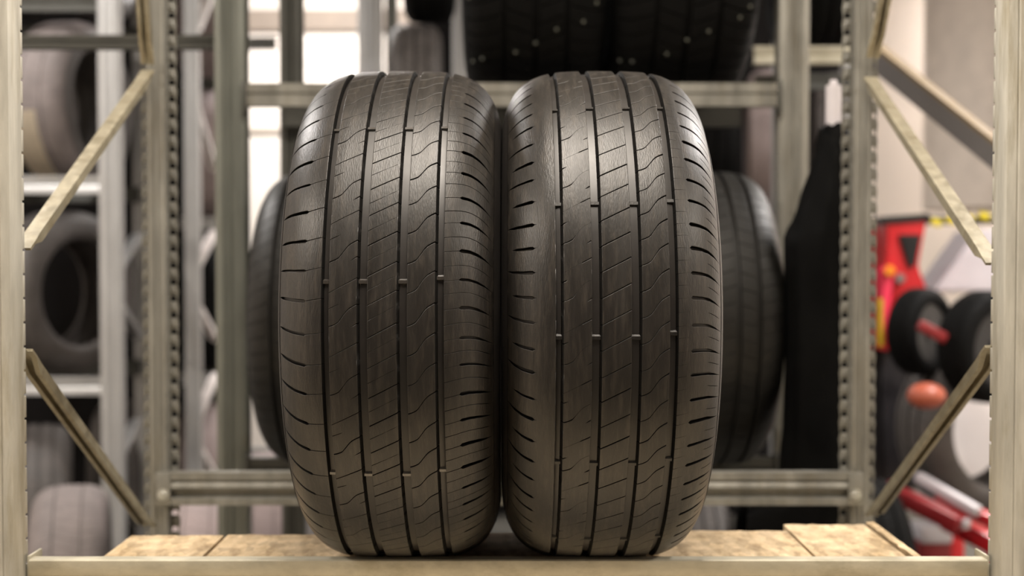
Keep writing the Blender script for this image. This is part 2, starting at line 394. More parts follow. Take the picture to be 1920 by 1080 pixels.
YC = 1.625; ZC = .9 + R0
GL = [(-.0675, -.0588), (-.0282, -.0168), (.0152, .0268), (.0570, .0668)]    # grooves (left, right edge)
def make_main_tyre(name, x, label, n_main, n_r1, n_r5, n2, ph, bars, style, dz=0, roll=0):
    t = empty(name, (x, YC, ZC), label=label, cat='tyre')
    link('carcass', carcass_mesh('carcass', RUBD, seg=360), None, t)
    (a1, b1), (a2, b2), (a3, b3), (a4, b4) = GL
    R = R0
    def series(n, phase, proto):
        """proto: list of (fraction of pitch, offset function (m), halfgap function)"""
        p = 2 * PI / n; out = []
        for k in range(n):
            for f, off, g in proto:
                out.append((phase + k * p + f * p, off, g))
        base = min(o[0] for o in out)
        res = []
        jr = random.Random(3)
        for th0, off, g in out:
            j = jr.uniform(-.04, .04) * p; amp = jr.uniform(.75, 1.15)
            res.append(((lambda u, th0=th0 + j, off=off: th0 + off(u) / R), (lambda u, g=g, amp=amp: g(u) * amp)))
        return res
    s_of = lambda a, b: (lambda u: (u - a) / (b - a))
    def sc(a, b, xs, ys): return pw([a + (b - a) * q for q in xs], ys)
    e = .0002
    if style == 'left':
        # shoulder rib, outer side left
        off = pw([-.1205, -.112, -.10, -.0863, -a1 * 0 + a1], [.0075, .0045, .0015, 0, .0028])
        gap = pw([-.1205, -.118, -.115, -.0872, -.0860, a1], [0, .0008, .0018, .0020, .00042, .0003])
        c1 = series(n_r1, ytheta(ph[0], YC, ZC), [(0, off, gap)])
        S = sc(b1, a2, SX, [y * .0245 for y in SY]); ST = sc(b1, a2, [0, 1], [0, .0163])
        g_s = pw([b1, a2], [.0006, .0006]); g_t = pw([b1, a2], [.00035, .0005])
        sl_ = sc(b1, a2, [0, 1], [0, .014]); gl_ = sc(b1, a2, [0, .3, .4, 1], [.0004, .0003, 0, 0])
        gr_ = sc(b1, a2, [0, .75, .85, 1], [0, 0, .0004, .0006])
        c2 = series(n2, ytheta(ph[1], YC, ZC), [(0, S, g_s), (.33, sl_, gl_), (.55, ST, g_t), (.78, sc(b1, a2, [0, 1], [0, .020]), gr_)])
        D3 = sc(b2, a3, [0, 1], [0, .0169])
        c3 = series(n_main, ytheta(ph[2], YC, ZC), [(0, D3, pw([b2, a3], [.0006, .0006])), (.5, D3, sc(b2, a3, [0, .1, .45, .55, .6, .9, 1], [.0003, .0003, .0002, 0, .0002, .0002, 0]))])
        S4 = sc(b3, a4, SX, [y * .0256 for y in SY])
        c4 = series(n_main, ytheta(ph[3], YC, ZC), [(0, S4, pw([b3, a4], [.0006, .0008]))])
        off5 = pw([b4, .076, .085, .094, .103, .111, .1165, .1205], [0, .0016, .003, .0032, .0012, -.0025, -.0062, -.009])
        g5a = pw([b4, .0845, .0855, .105, .112, .116, .1205], [.0003, .0003, .0022, .0018, .0010, .0003, 0])
        g5b = pw([b4, .10, .114, .117, .1205], [.0003, .0003, .0004, .0, 0])
        c5 = series(n_r5, ytheta(ph[4], YC, ZC), [(0, off5, g5a), (.5, off5, g5b)])
    else:
        off = pw([-.1205, -.114, -.104, -.091, a1], [.009, .0045, .0014, 0, .003])
        gap = pw([-.1205, -.1175, -.113, -.0915, -.0900, a1], [0, .0008, .0017, .0022, .0, 0])
        gap2 = pw([-.1205, -.1145, -.110, -.0915, -.0900, a1], [0, .0, .0017, .0022, .0, 0])
        c1 = series(n_r1 // 2, ytheta(ph[0], YC, ZC), [(0, off, gap), (.5, off, gap2)])
        S = sc(b1, a2, SX, [y * .024 for y in SY]); ST = sc(b1, a2, [0, 1], [0, .0163])
        gS = sc(b1, a2, [0, .35, .45, .9, 1], [.0005, .0006, .00018, .00014, .0001])
        gT = sc(b1, a2, [0, .08, .6, .68, 1], [.0001, .00012, .00014, .0006, .0006])
        sl_ = sc(b1, a2, [0, 1], [0, .014]); gl_ = sc(b1, a2, [0, .1, .16, 1], [.0006, .0005, 0, 0])
        gr_ = sc(b1, a2, [0, .82, .88, 1], [0, 0, .0005, .0006])
        c2 = series(n2, ytheta(ph[1], YC, ZC), [(0, S, gS), (.33, sl_, gl_), (.53, ST, gT), (.76, sc(b1, a2, [0, 1], [0, .019]), gr_)])
        D3 = sc(b2, a3, [0, 1], [0, .0169])
        c3 = series(n_main, ytheta(ph[2], YC, ZC), [(0, D3, pw([b2, a3], [.0006, .0007]))])
        S4 = sc(b3, a4, SX, [y * .0256 for y in SY])
        c4 = series(n_main, ytheta(ph[3], YC, ZC), [(0, S4, pw([b3, a4], [.0005, .0008]))])
        off5 = pw([b4, .076, .085, .094, .103, .111, .1165, .1205], [0, .0012, .0016, .0014, .0002, -.0035, -.007, -.010])
        g5a = pw([b4, .072, .081, .0822, .105, .112, .116, .1205], [.00022, .0001, 0, .0023, .0019, .0010, .0003, 0])
        g5b = pw([b4, .078, .080, .1015, .1035, .115, .117, .1205], [.00022, .0001, 0, 0, .0004, .0004, .0, 0])
        c5 = series(n_r5, ytheta(ph[4], YC, ZC), [(0, off5, g5a), (.5, off5, g5b)])
    for (a, b, c, nu, outer) in ((-U0, a1, c1, 22, -1), (b1, a2, c2, 16, 0), (b2, a3, c3, 8, 0), (b3, a4, c4, 18, 0), (b4, U0, c5, 24, 1)):
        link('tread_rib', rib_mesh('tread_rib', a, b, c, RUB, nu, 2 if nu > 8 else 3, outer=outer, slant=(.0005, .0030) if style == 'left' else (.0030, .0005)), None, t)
    for gi, (a, b) in enumerate(GL):
        dd = FLOOR_D + float(drop((a + b) / 2))
        me = wear_bar_mesh('wear_bar', b - a, WBR if style == 'left' else RUB, d=dd)
        for th in bars:
            o = link('wear_bar', me, None, t); o.location = ((a + b) / 2, 0, 0)
            o.rotation_euler = (-math.radians(th + (0.8 if gi == 3 else 0)), 0, 0)
    return t
XTL, XTR = -.1385, .1185
make_main_tyre('tyre', XTL, 'worn car tyre, left of the front pair on the shelf, fine sipes across its shoulders',
               60, 57, 62, 27, (446, 487.5, 460, 494, 470), [-32 - 38.6 * 2, -32 - 38.6, -32, 7.2 + 2, 45.5, 84, 122, 161, 200], 'left')
make_main_tyre('tyre', XTR, 'worn car tyre, right of the front pair on the shelf, short bare shoulder slots',
               70, 70, 70, 30, (412, 453, 461, 449, 416), [-1.8 + 27.4 * k for k in range(-3, 9)], 'right')

# ------------------------------------------------------------------ front rack
rack = empty('storage_rack', (0, 1.85, 0), label='galvanised steel storage rack bay in front, holding the two upright worn tyres', cat='rack')
def off_rack(v): return Vector(v) - rack.location
RL, RH = 0.0, 2.45
def slotted_plate(bm, x0, x1, z0, z1, y, t, pitch, slot_h, sx0, sx1, taper=.003, wave=0.0, wave_side=1):
    """vertical sheet x0..x1 with a column of wedge slots between sx0 and sx1; wave_side edge follows the slots"""
    n = int((z1 - z0) / pitch)
    def quad(p):
        f = [bm.verts.new((x, y, z)) for x, z in p]; g = [bm.verts.new((x, y + t, z)) for x, z in p]
        k = len(p)
        bm.faces.new(f); bm.faces.new(g[::-1])
        for i in range(k): bm.faces.new((f[i], f[(i + 1) % k], g[(i + 1) % k], g[i]))
    for i in range(n):
        a = z0 + i * pitch; b = a + pitch; m = a + slot_h
        L0, L1 = min(x0, x1), max(x0, x1)
        wl = wave if wave_side < 0 else 0; wr = wave if wave_side > 0 else 0
        # left strip, right strip and bridge
        quad([(L0 + wl, a), (sx0, a), (sx0 + taper, m), (sx0, m + .001), (sx0, b), (L0 + wl, b), (L0, b - .35 * pitch), (L0, a + .55 * pitch)])
        quad([(sx1, a), (L1 - wr, a), (L1, a + .55 * pitch), (L1, b - .35 * pitch), (L1 - wr, b), (sx1, b), (sx1, m + .001), (sx1 - taper, m)])
        quad([(sx0, m), (sx1, m), (sx1, b), (sx0, b)])
        # pressed louvre on the bridge
        c = (sx0 + sx1) / 2; hw = (sx1 - sx0) / 2 - .001; zz0 = m + .003; zz1 = b - .002
        p = [(c - hw, zz0), (c + hw, zz0), (c + hw * .55, zz1), (c - hw * .55, zz1)]
        f = [bm.verts.new((x, y - .0005, z)) for x, z in p]
        g = [bm.verts.new((c + (x - c) * .6, y - .004, zz0 + (z - zz0) * .6 + .004)) for x, z in p]
        bm.faces.new(g)
        for q in range(4): bm.faces.new((f[q], f[(q + 1) % 4], g[(q + 1) % 4], g[q]))
def rear_upright(xc, Y, name, par, m, z0=0.0, z1=2.45, half=.0335, chw=.0158, chd=.021, pitch=.0305, off=(0, 0, 0)):
    """hat section post: slotted wings at the back, ribbed channel towards the front"""
    bm = bmesh.new(); t = .002
    slotted_plate(bm, xc - half, xc - chw, z0, z1, Y, t, pitch, .0095, xc - half + .0025, xc - chw - .001, wave=.002, wave_side=-1)
    slotted_plate(bm, xc + chw, xc + half, z0, z1, Y, t, pitch, .0095, xc + chw + .001, xc + half - .0025, wave=.002, wave_side=1)
    prof = strip_profile([(-chw, .001), (-chw, -chd), (-chw + .010, -chd), (-chw + .012, -chd + .005), (-.004, -chd + .005), (-.0025, -chd + .001),
                          (.0025, -chd + .001), (.004, -chd + .005), (chw - .012, -chd + .005), (chw - .010, -chd), (chw, -chd), (chw, .001)], t)
    F = Matrix.Translation((xc, Y, 0))
    extrude_profile(bm, prof, z0, z1, F)
    bmesh.ops.translate(bm, vec=-Vector(off), verts=bm.verts)
    o = obj(name, bm, m, par)
    return o
YR = 2.20; YFU = 1.47
for s, px in ((-1, 300.5), (1, 1609.5)):
    xc = (px - 955) / FPX * YR
    rear_upright(xc, YR, 'rear_upright', rack, GALV, off=rack.location)
# front uprights: channel with a flat web towards the aisle
for s, pe in ((-1, 42), (1, 1863)):
    xi = (pe - 955) / FPX * 1.505          # inner edge of the post
    bm = bmesh.new(); W_ = .066; t = .002
    # web with shallow stiffening creases, side flange towards the bay
    pts = [(0, .034), (0.0, .004), (.0015, .0010), (.004, 0), (.011, 0), (.0125, .0015), (.0145, .0015), (.016, 0), (W_ - .016, 0), (W_ - .0145, .0015), (W_ - .0125, .0015), (W_ - .011, 0), (W_ - .004, 0), (W_ - .001, .001), (W_, .004), (W_, .034)]
    pts = [(s * (p[0]) , p[1]) for p in pts]
    F = Matrix.Translation((xi, YFU, 0) )
    extrude_profile(bm, strip_profile(pts, t), 0, RH, F)
    # notched rear lip of the inner flange
    n = int(RH / .0305)
    for i in range(n):
        z = i * .0305; q = random.uniform(-.0006, .0006)
        box(bm, (xi - s * .0002 , YFU + .037, z + .015), (.0022 + q * .5, .006, .0275), bev=.0008)
    bmesh.ops.translate(bm, vec=-rack.location, verts=bm.verts)
    obj('front_upright', bm, GALVF, rack)
# floor plates under the four posts
for s in (-1, 1):
    for y, xx in ((YR, .645), (YFU + .02, .64)):
        nbox('foot_plate', off_rack((s * xx, y, .003)), (.11, .10, .006), GALV, rack, .001)
def brace(p0, p1, name, par, m, wdt=.019, dep=.012, off=(0, 0, 0), up=(1, 0, 0)):
    """cold-formed C-shaped brace with pinched, bolted ends"""
    M, Ln = frame_between(p0, p1, up)
    bm = bmesh.new(); t = .0016
    def sec(w_, d_): return strip_profile([(-w_ * .22, -d_), (-w_ / 2, -d_), (-w_ / 2, 0), (w_ / 2, 0), (w_ / 2, -d_), (w_ * .22, -d_)], t)
    stops = [(0, wdt * 1.15, .002), (.018, wdt * 1.15, .002), (.045, wdt, dep), (Ln - .045, wdt, dep), (Ln - .018, wdt * 1.15, .002), (Ln, wdt * 1.15, .002)]
    rings = []
    for z, w_, d_ in stops: rings.append([bm.verts.new(M @ Vector((y, x, z))) for x, y in sec(w_, d_)])
    n = len(rings[0])
    for a, b in zip(rings, rings[1:]):
        for i in range(n): bm.faces.new((a[i], a[(i + 1) % n], b[(i + 1) % n], b[i]))
    bm.faces.new(rings[0]); bm.faces.new(rings[-1][::-1])
    bmesh.ops.translate(bm, vec=-Vector(off), verts=bm.verts)
    o = obj(name, bm, m, par)
    return o
for p0, p1 in ((at(40, 466, 1.525), at(277, 132, 2.155)), (at(44, 655, 1.525), at(280, 985, 2.155)),
               (at(1866, 494, 1.525), at(1632, 145, 2.155)), (at(1864, 648, 1.525), at(1634, 965, 2.155)),
               (at(266, -60, 2.09), at(277, 120, 2.16)), (at(1668, -60, 2.09), at(1636, 108, 2.16))):
    brace(p0, p1, 'diagonal_brace', rack, BRACE, off=rack.location)
# front beam (stepped box section) with end connectors
zt = at(955, 1046, 1.505).z
def extr_x(name, prof_yz, x0, x1, m, par, off=(0, 0, 0)):
    """closed (y,z) outline pulled along x"""
    bm = bmesh.new()
    a = [bm.verts.new((x0, y, z)) for y, z in prof_yz]; b = [bm.verts.new((x1, y, z)) for y, z in prof_yz]
    n = len(prof_yz)
    for i in range(n): bm.faces.new((a[i], a[(i + 1) % n], b[(i + 1) % n], b[i]))
    bm.faces.new(a[::-1]); bm.faces.new(b)
    bmesh.ops.translate(bm, vec=-Vector(off), verts=bm.verts)
    return obj(name, bm, m, par)
x0 = (51 - 955) / FPX * 1.50; x1 = (1855 - 955) / FPX * 1.50
yf = 1.495
SH = .9
prof = [(yf, zt - .0015), (yf + .0015, zt), (yf + .018, zt), (yf + .0195, zt - .0015), (yf + .0195, SH - .020), (yf + .045, SH - .020), (yf + .045, SH - .09),
        (yf + .003, SH - .09), (yf + .003, zt - .0215), (yf + .0012, zt - .0205), (yf, zt - .019)]
fb = extr_x('front_beam', prof, x0, x1, GALVB, rack, rack.location)
for s, xx in ((-1, x0), (1, x1)):
    nbox('beam_connector', off_rack((xx + s * .002, yf + .024, SH - .03)), (.004, .040, .11), GALVB, rack, .001)
# rear beam seen from its hollow side
xa = (302 - 955) / FPX * YR; xb = (1608 - 955) / FPX * YR
za = at(955, 886, YR - .03).z; zb = at(955, 945, YR - .03).z
h = za - zb; y0 = YR - .036
pts = [(y0 + .030, za - .001), (y0, za), (y0, za - h * .20), (y0 + .006, za - h * .27), (y0 + .001, za - h * .36), (y0, za - h * .47), (y0 + .013, za - h * .56), (y0 + .013, za - h * .76), (y0, za - h * .84), (y0, zb), (y0 + .030, zb + .001)]
rb_ = extr_x('rear_beam', strip_profile(pts, .002), xa, xb, GALV, rack, rack.location)
for xx in (xa + .012, xb - .012):
    nbox('beam_connector', off_rack((xx, y0 - .001, (za + zb) / 2)), (.026, .005, h * 1.02), GALV, rack, .001)
    bm = bmesh.new(); c = off_rack((xx, y0 - .004, zb + h * .33)); cyl(bm, c, c + Vector((0, -.006, 0)), .0075, .006, 6); cyl(bm, c, c + Vector((0, -.0015, 0)), .011, .011, 18)
    obj('bolt', bm, ZINC, rack)

# ------------------------------------------------------------------ chipboard shelf planks
planks = [(-.546, -.412, 1.715), (-.408, -.152, 1.72), (-.150, .158, 1.73), (.160, .408, 1.745), (.411, .534, 1.785)]
wl = ['short chipboard plank at the left end of the shelf', 'chipboard plank under the left tyre, second from the left end',
      'chipboard plank in the middle beneath both tyres', 'chipboard plank between the right tyre and the right end plank',
      'chipboard plank at the right end of the shelf, reaching furthest back']
rg = random.Random(5)
for (a, b, yr), lb in zip(planks, wl):
    bm = bmesh.new(); n = 14
    top = [(a + .0008, yf + .0215)] + [(b - .0008, yf + .0215)] + [(b - (b - a) * i / n - (.0008 if i == 0 else -.0008 if i == n else 0), yr + rg.uniform(-.0025, .0025)) for i in range(n + 1)]
    T = [bm.verts.new((x - (a + b) / 2, y - 1.6, 0)) for x, y in top]; B = [bm.verts.new((x - (a + b) / 2, y - 1.6, -.018)) for x, y in top]
    bm.faces.new(T); bm.faces.new(B[::-1])
    for i in range(len(T)): bm.faces.new((T[i], B[i], B[(i + 1) % len(T)], T[(i + 1) % len(T)]))
    o = obj('shelf_plank', bm, WOOD, loc=((a + b) / 2, 1.6, SH), sm=False)
    tag(o, lb, 'plank', 'chipboard shelf planks')
bm = bmesh.new(); n = 16; L_ = []
for i in range(n + 1):
    y = yf + .022 + (1.785 - yf - .022) * i / n; q = rg.uniform(-.002, .002); k = .010 * i / n
    L_.append([bm.verts.new((.5385 + q - k * .2, y, SH - .018)), bm.verts.new((.5385 + q - k * .2, y, SH + .0035)), bm.verts.new((.5475 + q * .3, y, SH + .0045)), bm.verts.new((.5475 + q * .3, y, SH - .018))])
for a, b in zip(L_, L_[1:]):
    for i in range(4): bm.faces.new((a[i], a[(i + 1) % 4], b[(i + 1) % 4], b[i]))
bm.faces.new(L_[0]); bm.faces.new(L_[-1][::-1])
o = obj('board_edging', bm, WOOD, sm=False); tag(o, 'splintered narrow chipboard strip along the right end of the shelf', 'strip')
# timber batten carrying the planks' back edges, on two cross bars of the rack
bm = bmesh.new(); box(bm, (0, 1.69, SH - .018 - .013), (1.05, .03, .024), None, .002); bat = obj('batten', bm, WOOD)
tag(bat, 'timber batten beneath the rear edges of the shelf planks', 'batten')
for xx in (-.13, .13):
    nbox('cross_bar', off_rack((xx, 1.86, SH - .054)), (.03, .66, .020), GALVD, rack, .001)

# ------------------------------------------------------------------ background tyres (coarser tread, same builder)
def const(v): return lambda u: np.full(np.shape(u), float(v)) if np.ndim(u) else v
def coarse_tyre(R, su, m_tread, m_side, grooves, n, slot, skew, name_pref='tread_rib', nu=7, gap_mid=None, seg=96, floor_d=.008):
    """returns list of (part name, mesh)"""
    parts = [('carcass', carcass_mesh('carcass', m_side, R=R, su=su, seg=seg, floor_d=floor_d, bead=.112 * R / R0))]
    edges = [-U0] + [v for g in grooves for v in g] + [U0]
    for i in range(0, len(edges), 2):
        a, b = edges[i], edges[i + 1]; outer = -1 if i == 0 else (1 if i == len(edges) - 2 else 0)
        g = slot if (outer or gap_mid is None) else gap_mid
        sk = skew * (1 if i % 4 == 0 else -1)
        cuts = []
        for k in range(n):
            th0 = 2 * PI * k / n + (i * .3 / n)
            cuts.append(((lambda u, th0=th0, a=a, sk=sk: th0 + (u - a) * sk / R), (lambda u, g=g: np.full(np.shape(u), g))))
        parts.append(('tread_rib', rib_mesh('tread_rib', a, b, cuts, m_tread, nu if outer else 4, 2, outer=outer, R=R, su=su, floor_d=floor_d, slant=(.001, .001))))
    return parts
G4 = [(-.068, -.058), (-.028, -.017), (.016, .027), (.057, .067)]
GS = [(-.046, -.043), (.040, .043)]
G3 = [(-.058, -.049), (-.006, .006), (.049, .058)]
KIND = {
 'dark': coarse_tyre(.325, 1.0, RUBM, RUBM, G4, 62, .0007, .3),
 'studded': coarse_tyre(.37, 1.34, RUBB, RUBB, G3, 56, .0022, .5, floor_d=.010),
 'dusty': coarse_tyre(.325, .95, RUBDUST, RUBGREY, GS, 60, .0004, .3, nu=9, seg=72, floor_d=.004),
 'grey': coarse_tyre(.325, .9, RUBGREY, RUBGREY, G3, 60, .0008, .3, nu=6, seg=72),
 'black': coarse_tyre(.325, .9, RUBB, RUBB, G3, 60, .0008, .3, nu=6, seg=72),
 'pinkish': coarse_tyre(.30, .85, PINKR, PINKR, GS, 60, .0004, .3, nu=9, seg=72, floor_d=.004),
}
def put_tyre(kind, loc, yaw, label, group=None, tilt=0, scale=1):
    t = empty('tyre', loc, (0, tilt, yaw), label=label, cat='tyre', group=group)
    t.scale = (scale,) * 3
    for nm, me in KIND[kind]: link(nm, me, None, t)
    return t

# tyres directly behind the pair, on the second rack's lower level
ZL2 = CZ - .466
put_tyre('dark', (.430, 2.66, ZL2 + .325), 0, 'dark tyre behind the right front tyre, its right shoulder showing beside the black sack', 'tyres on the second rack behind the pair')
put_tyre('dark', (-.404, 2.66, ZL2 + .325), 0, 'dark tyre peeping out behind the left front tyre', 'tyres on the second rack behind the pair')
# studded winter tyres above
ZU2 = at(955, 156, 2.72).z
stud_bm = bmesh.new(); cyl(stud_bm, (0, 0, 0), (0, -.003, 0), .0042, .0036, 12); 
bmesh.ops.recalc_face_normals(stud_bm, faces=stud_bm.faces)
stud_me = bpy.data.meshes.new('stud'); stud_bm.to_mesh(stud_me); stud_bm.free(); stud_me.materials.append(STUD)
for k, (px, lb) in enumerate(((1006, 'black studded winter tyre on the second rack, above and between the front pair'), (1299, 'black studded winter tyre on the second rack, above the right front tyre'))):
    Yc = 3.02
    x = (px - 955) / FPX * (Yc - .37)
    t = put_tyre('studded', (x, Yc, ZU2 + .37 - .012), 0, lb, 'studded tyres on the upper beam')
    rr = random.Random(11 + k)
    for i in range(22):
        u = [-.112, -.088, -.035, .0, .035, .088, .112][i % 7] * rr.uniform(.9, 1.06); th = math.radians(-58 + i * 4.4 + rr.uniform(-2, 2))
        r = .37 - float(drop(u)) - .0005
        o = link('stud', stud_me, None, t)
        o.location = (u * 1.34, -r * math.cos(th), r * math.sin(th)); o.rotation_euler = (-th, 0, 0)

# ------------------------------------------------------------------ second rack
rack2 = empty('storage_rack', (0, 2.75, 0), label='second storage rack right behind the front one, grey green posts and beam under studded tyres', cat='rack')
def plain_upright(bm, xc, Y, z0, z1, wdt, dep, off=(0, 0, 0), yaw=0):
    """C channel post with two creases in its face"""
    hw = wdt / 2
    pts = [(-hw, dep), (-hw, .002), (-hw + .003, 0), (-hw * .45, 0), (-hw * .38, .005), (-hw * .1, .005), (0, 0.001), (hw * .1, .005), (hw * .38, .005), (hw * .45, 0), (hw - .003, 0), (hw, .002), (hw, dep)]
    F = Matrix.Translation(Vector((xc, Y, 0)) - Vector(off)) @ Matrix.Rotation(yaw, 4, 'Z')
    extrude_profile(bm, strip_profile(pts, .002), z0 - off[2], z1 - off[2], F)
for px in (432.5, 1487):
    bm = bmesh.new(); plain_upright(bm, (px - 955) / FPX * 2.74, 2.74, 0, 3.0, .067, .05, rack2.location)
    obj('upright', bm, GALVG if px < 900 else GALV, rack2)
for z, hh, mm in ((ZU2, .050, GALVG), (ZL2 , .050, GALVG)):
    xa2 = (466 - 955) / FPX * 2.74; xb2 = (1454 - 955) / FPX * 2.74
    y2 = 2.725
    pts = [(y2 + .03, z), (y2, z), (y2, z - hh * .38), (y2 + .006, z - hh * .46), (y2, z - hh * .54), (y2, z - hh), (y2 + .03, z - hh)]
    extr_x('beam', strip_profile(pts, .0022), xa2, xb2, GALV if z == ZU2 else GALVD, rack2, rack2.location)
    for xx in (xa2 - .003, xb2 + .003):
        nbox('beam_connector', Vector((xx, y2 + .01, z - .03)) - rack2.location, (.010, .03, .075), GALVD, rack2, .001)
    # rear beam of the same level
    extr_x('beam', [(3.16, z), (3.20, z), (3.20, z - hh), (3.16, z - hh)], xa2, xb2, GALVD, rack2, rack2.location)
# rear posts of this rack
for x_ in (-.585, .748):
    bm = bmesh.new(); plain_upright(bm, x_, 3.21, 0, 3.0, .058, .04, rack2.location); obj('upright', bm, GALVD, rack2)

# dark beam crossing behind, upper left
o = extr_x('beam', strip_profile([(2.93, at(0, 66, 2.9).z), (2.90, at(0, 66, 2.9).z), (2.90, at(0, 75, 2.9).z), (2.905, at(0, 77, 2.9).z), (2.90, at(0, 80, 2.9).z), (2.90, at(0, 90, 2.9).z), (2.93, at(0, 90, 2.9).z)], .002),
           at(-60, 80, 2.9).x, at(408, 80, 2.9).x, GALVD, None)
tag(o, 'dark steel beam crossing behind the left post near the top', 'beam')

# ------------------------------------------------------------------ black sack on the right
def blob(name, rings, m, parent=None, seg=36, amp=.02, seed=1, sub=True, fold=9):
    """rings: (centre x, centre y, z, rx, ry); a draped closed body with folds"""
    rr = random.Random(seed); ph = [rr.uniform(0, 6.28) for _ in range(8)]
    bm = bmesh.new(); G = []
    # subdivide ring list
    RR = []
    for a, b in zip(rings, rings[1:]):
        for k in range(6):
            f = k / 6; RR.append([a[i] + (b[i] - a[i]) * f for i in range(5)])
    RR.append(rings[-1])
    for j, (cx, cy, z, rx, ry) in enumerate(RR):
        row = []
        for i in range(seg):
            t = 2 * PI * i / seg
            f = 1 + amp * (math.sin(fold * t + ph[0] + j * .12) + .7 * math.sin((fold - 4) * t + ph[1] - j * .2) + .5 * math.sin(3 * t + ph[2] + j * .35))
            row.append(bm.verts.new((cx + rx * f * math.cos(t), cy + ry * f * math.sin(t), z + .006 * math.sin(5 * t + j))))
        G.append(row)
    for a, b in zip(G, G[1:]):
        for i in range(seg): bm.faces.new((a[i], a[(i + 1) % seg], b[(i + 1) % seg], b[i]))
    bm.faces.new(G[0][::-1]); bm.faces.new(G[-1])
    return obj(name, bm, m, parent)
def ring(pxl, pxr, py, Y, ry):
    a = at(pxl, py, Y); b = at(pxr, py, Y); return ((a.x + b.x) / 2, Y, a.z, (b.x - a.x) / 2, ry)

o = blob('black_sack', [ring(1385, 1612, 1672, 2.40, .09), ring(1395, 1616, 1300, 2.40, .10), ring(1400, 1612, 960, 2.40, .09), ring(1462, 1606, 900, 2.38, .08), ring(1470, 1608, 800, 2.38, .075), ring(1474, 1606, 560, 2.38, .075), ring(1474, 1602, 450, 2.38, .075), ring(1500, 1602, 380, 2.38, .07), ring(1528, 1600, 290, 2.38, .06), ring(1536, 1596, 248, 2.38, .045), ring(1548, 1588, 236, 2.38, .02)], BLACKBAG, amp=.035)
tag(o, 'tall black plastic sack slumped beside the right rear post', 'sack')

# ------------------------------------------------------------------ far racks
def far_rack(label, posts, braces_, beams, Y, m_post, m_brace, z1=3.1):
    r = empty('storage_rack', (at(posts[0][0], 500, Y).x, Y, 0), label=label, cat='rack')
    o_ = r.location
    for px, yy, w_ in posts:
        bm = bmesh.new(); plain_upright(bm, at(px, 500, yy).x, yy, 0, z1, w_ / FPX * yy, .04, o_); obj('upright', bm, m_post, r)
    for (ax, ay, aY, bx, by, bY) in braces_:
        brace(at(ax, ay, aY), at(bx, by, bY), 'diagonal_brace', r, m_brace, .034, .02, off=o_)
    for (ax, bx, z, hh, yy, mm) in beams:
        xa, xb = at(ax, 500, yy).x, at(bx, 500, yy).x
        prof = strip_profile([(yy + .03, z), (yy, z), (yy, z - hh * .35), (yy + .006, z - hh * .5), (yy, z - hh * .62), (yy, z - hh), (yy + .03, z - hh)], .003)
        extr_x('beam', prof, xa, xb, mm, r, o_)
    return r
def zp(py, Y): return at(955, py, Y).z
YA = 4.35; YT = 4.75
L1, L2, L3 = zp(331, 4.38), zp(709, 4.38), 2.27
far_rack('far left tyre rack with a broad pale post and thin diagonal braces', [(207, YA, 39), (268, YA + .80, 34), (-300, YA, 44)],
         [(262, 440, YA + .45, 218, 515, YA + .05), (220, 560, YA + .05, 262, 632, YA + .45), (260, 785, YA + .45, 220, 868, YA + .05), (222, 905, YA + .05, 265, 985, YA + .45)],
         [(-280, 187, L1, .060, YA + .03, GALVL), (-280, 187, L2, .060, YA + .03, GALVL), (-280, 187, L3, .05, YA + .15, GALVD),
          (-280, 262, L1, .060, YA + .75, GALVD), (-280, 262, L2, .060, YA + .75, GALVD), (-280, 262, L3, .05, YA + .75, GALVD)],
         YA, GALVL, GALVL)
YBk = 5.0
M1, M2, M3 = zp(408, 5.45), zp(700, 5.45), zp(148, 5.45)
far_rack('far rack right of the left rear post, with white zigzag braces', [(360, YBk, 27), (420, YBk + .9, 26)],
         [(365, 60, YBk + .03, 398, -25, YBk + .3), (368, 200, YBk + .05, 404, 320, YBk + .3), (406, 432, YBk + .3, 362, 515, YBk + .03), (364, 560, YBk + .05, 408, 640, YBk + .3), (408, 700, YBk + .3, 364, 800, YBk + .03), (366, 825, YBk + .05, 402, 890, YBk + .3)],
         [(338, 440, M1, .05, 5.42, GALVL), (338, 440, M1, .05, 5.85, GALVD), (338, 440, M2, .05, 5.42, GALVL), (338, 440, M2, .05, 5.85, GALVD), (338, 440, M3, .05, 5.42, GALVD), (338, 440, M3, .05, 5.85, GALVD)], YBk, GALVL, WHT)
YC2 = 5.35
N1 = zp(322, 4.9)
far_rack('far back rack with a pale white post left above the pair', [(695, YC2, 46), (862, YC2 + .3, 26)],
         [], [(690, 960, N1, .05, 4.80, GALVD), (690, 960, N1, .05, 5.22, GALVD), (462, 960, zp(840, 5.2), .05, 5.2, GALVL)], YC2, GALVL, GALVL)
far_rack('slim far post just right of the pale white post, carrying a dark beam', [(735, 5.9, 22), (447, 4.43, 20)], [],
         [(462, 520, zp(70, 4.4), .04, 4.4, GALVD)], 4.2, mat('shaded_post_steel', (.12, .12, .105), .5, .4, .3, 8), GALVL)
Q1, Q2 = zp(402, 4.95), zp(88, 3.9)
far_rack('far right rack behind the second rack, with a pale beam near the top', [(1461, 4.6, 22), (1590, 4.6, 22)], [],
         [(1412, 1640, Q2, .052, 3.9, GALVB), (1412, 1640, Q2, .052, 4.5, GALVD), (1250, 1600, Q1, .05, 4.95, GALVL), (1250, 1600, Q1, .05, 5.4, GALVD)], 4.6, GALVL, GALVL)

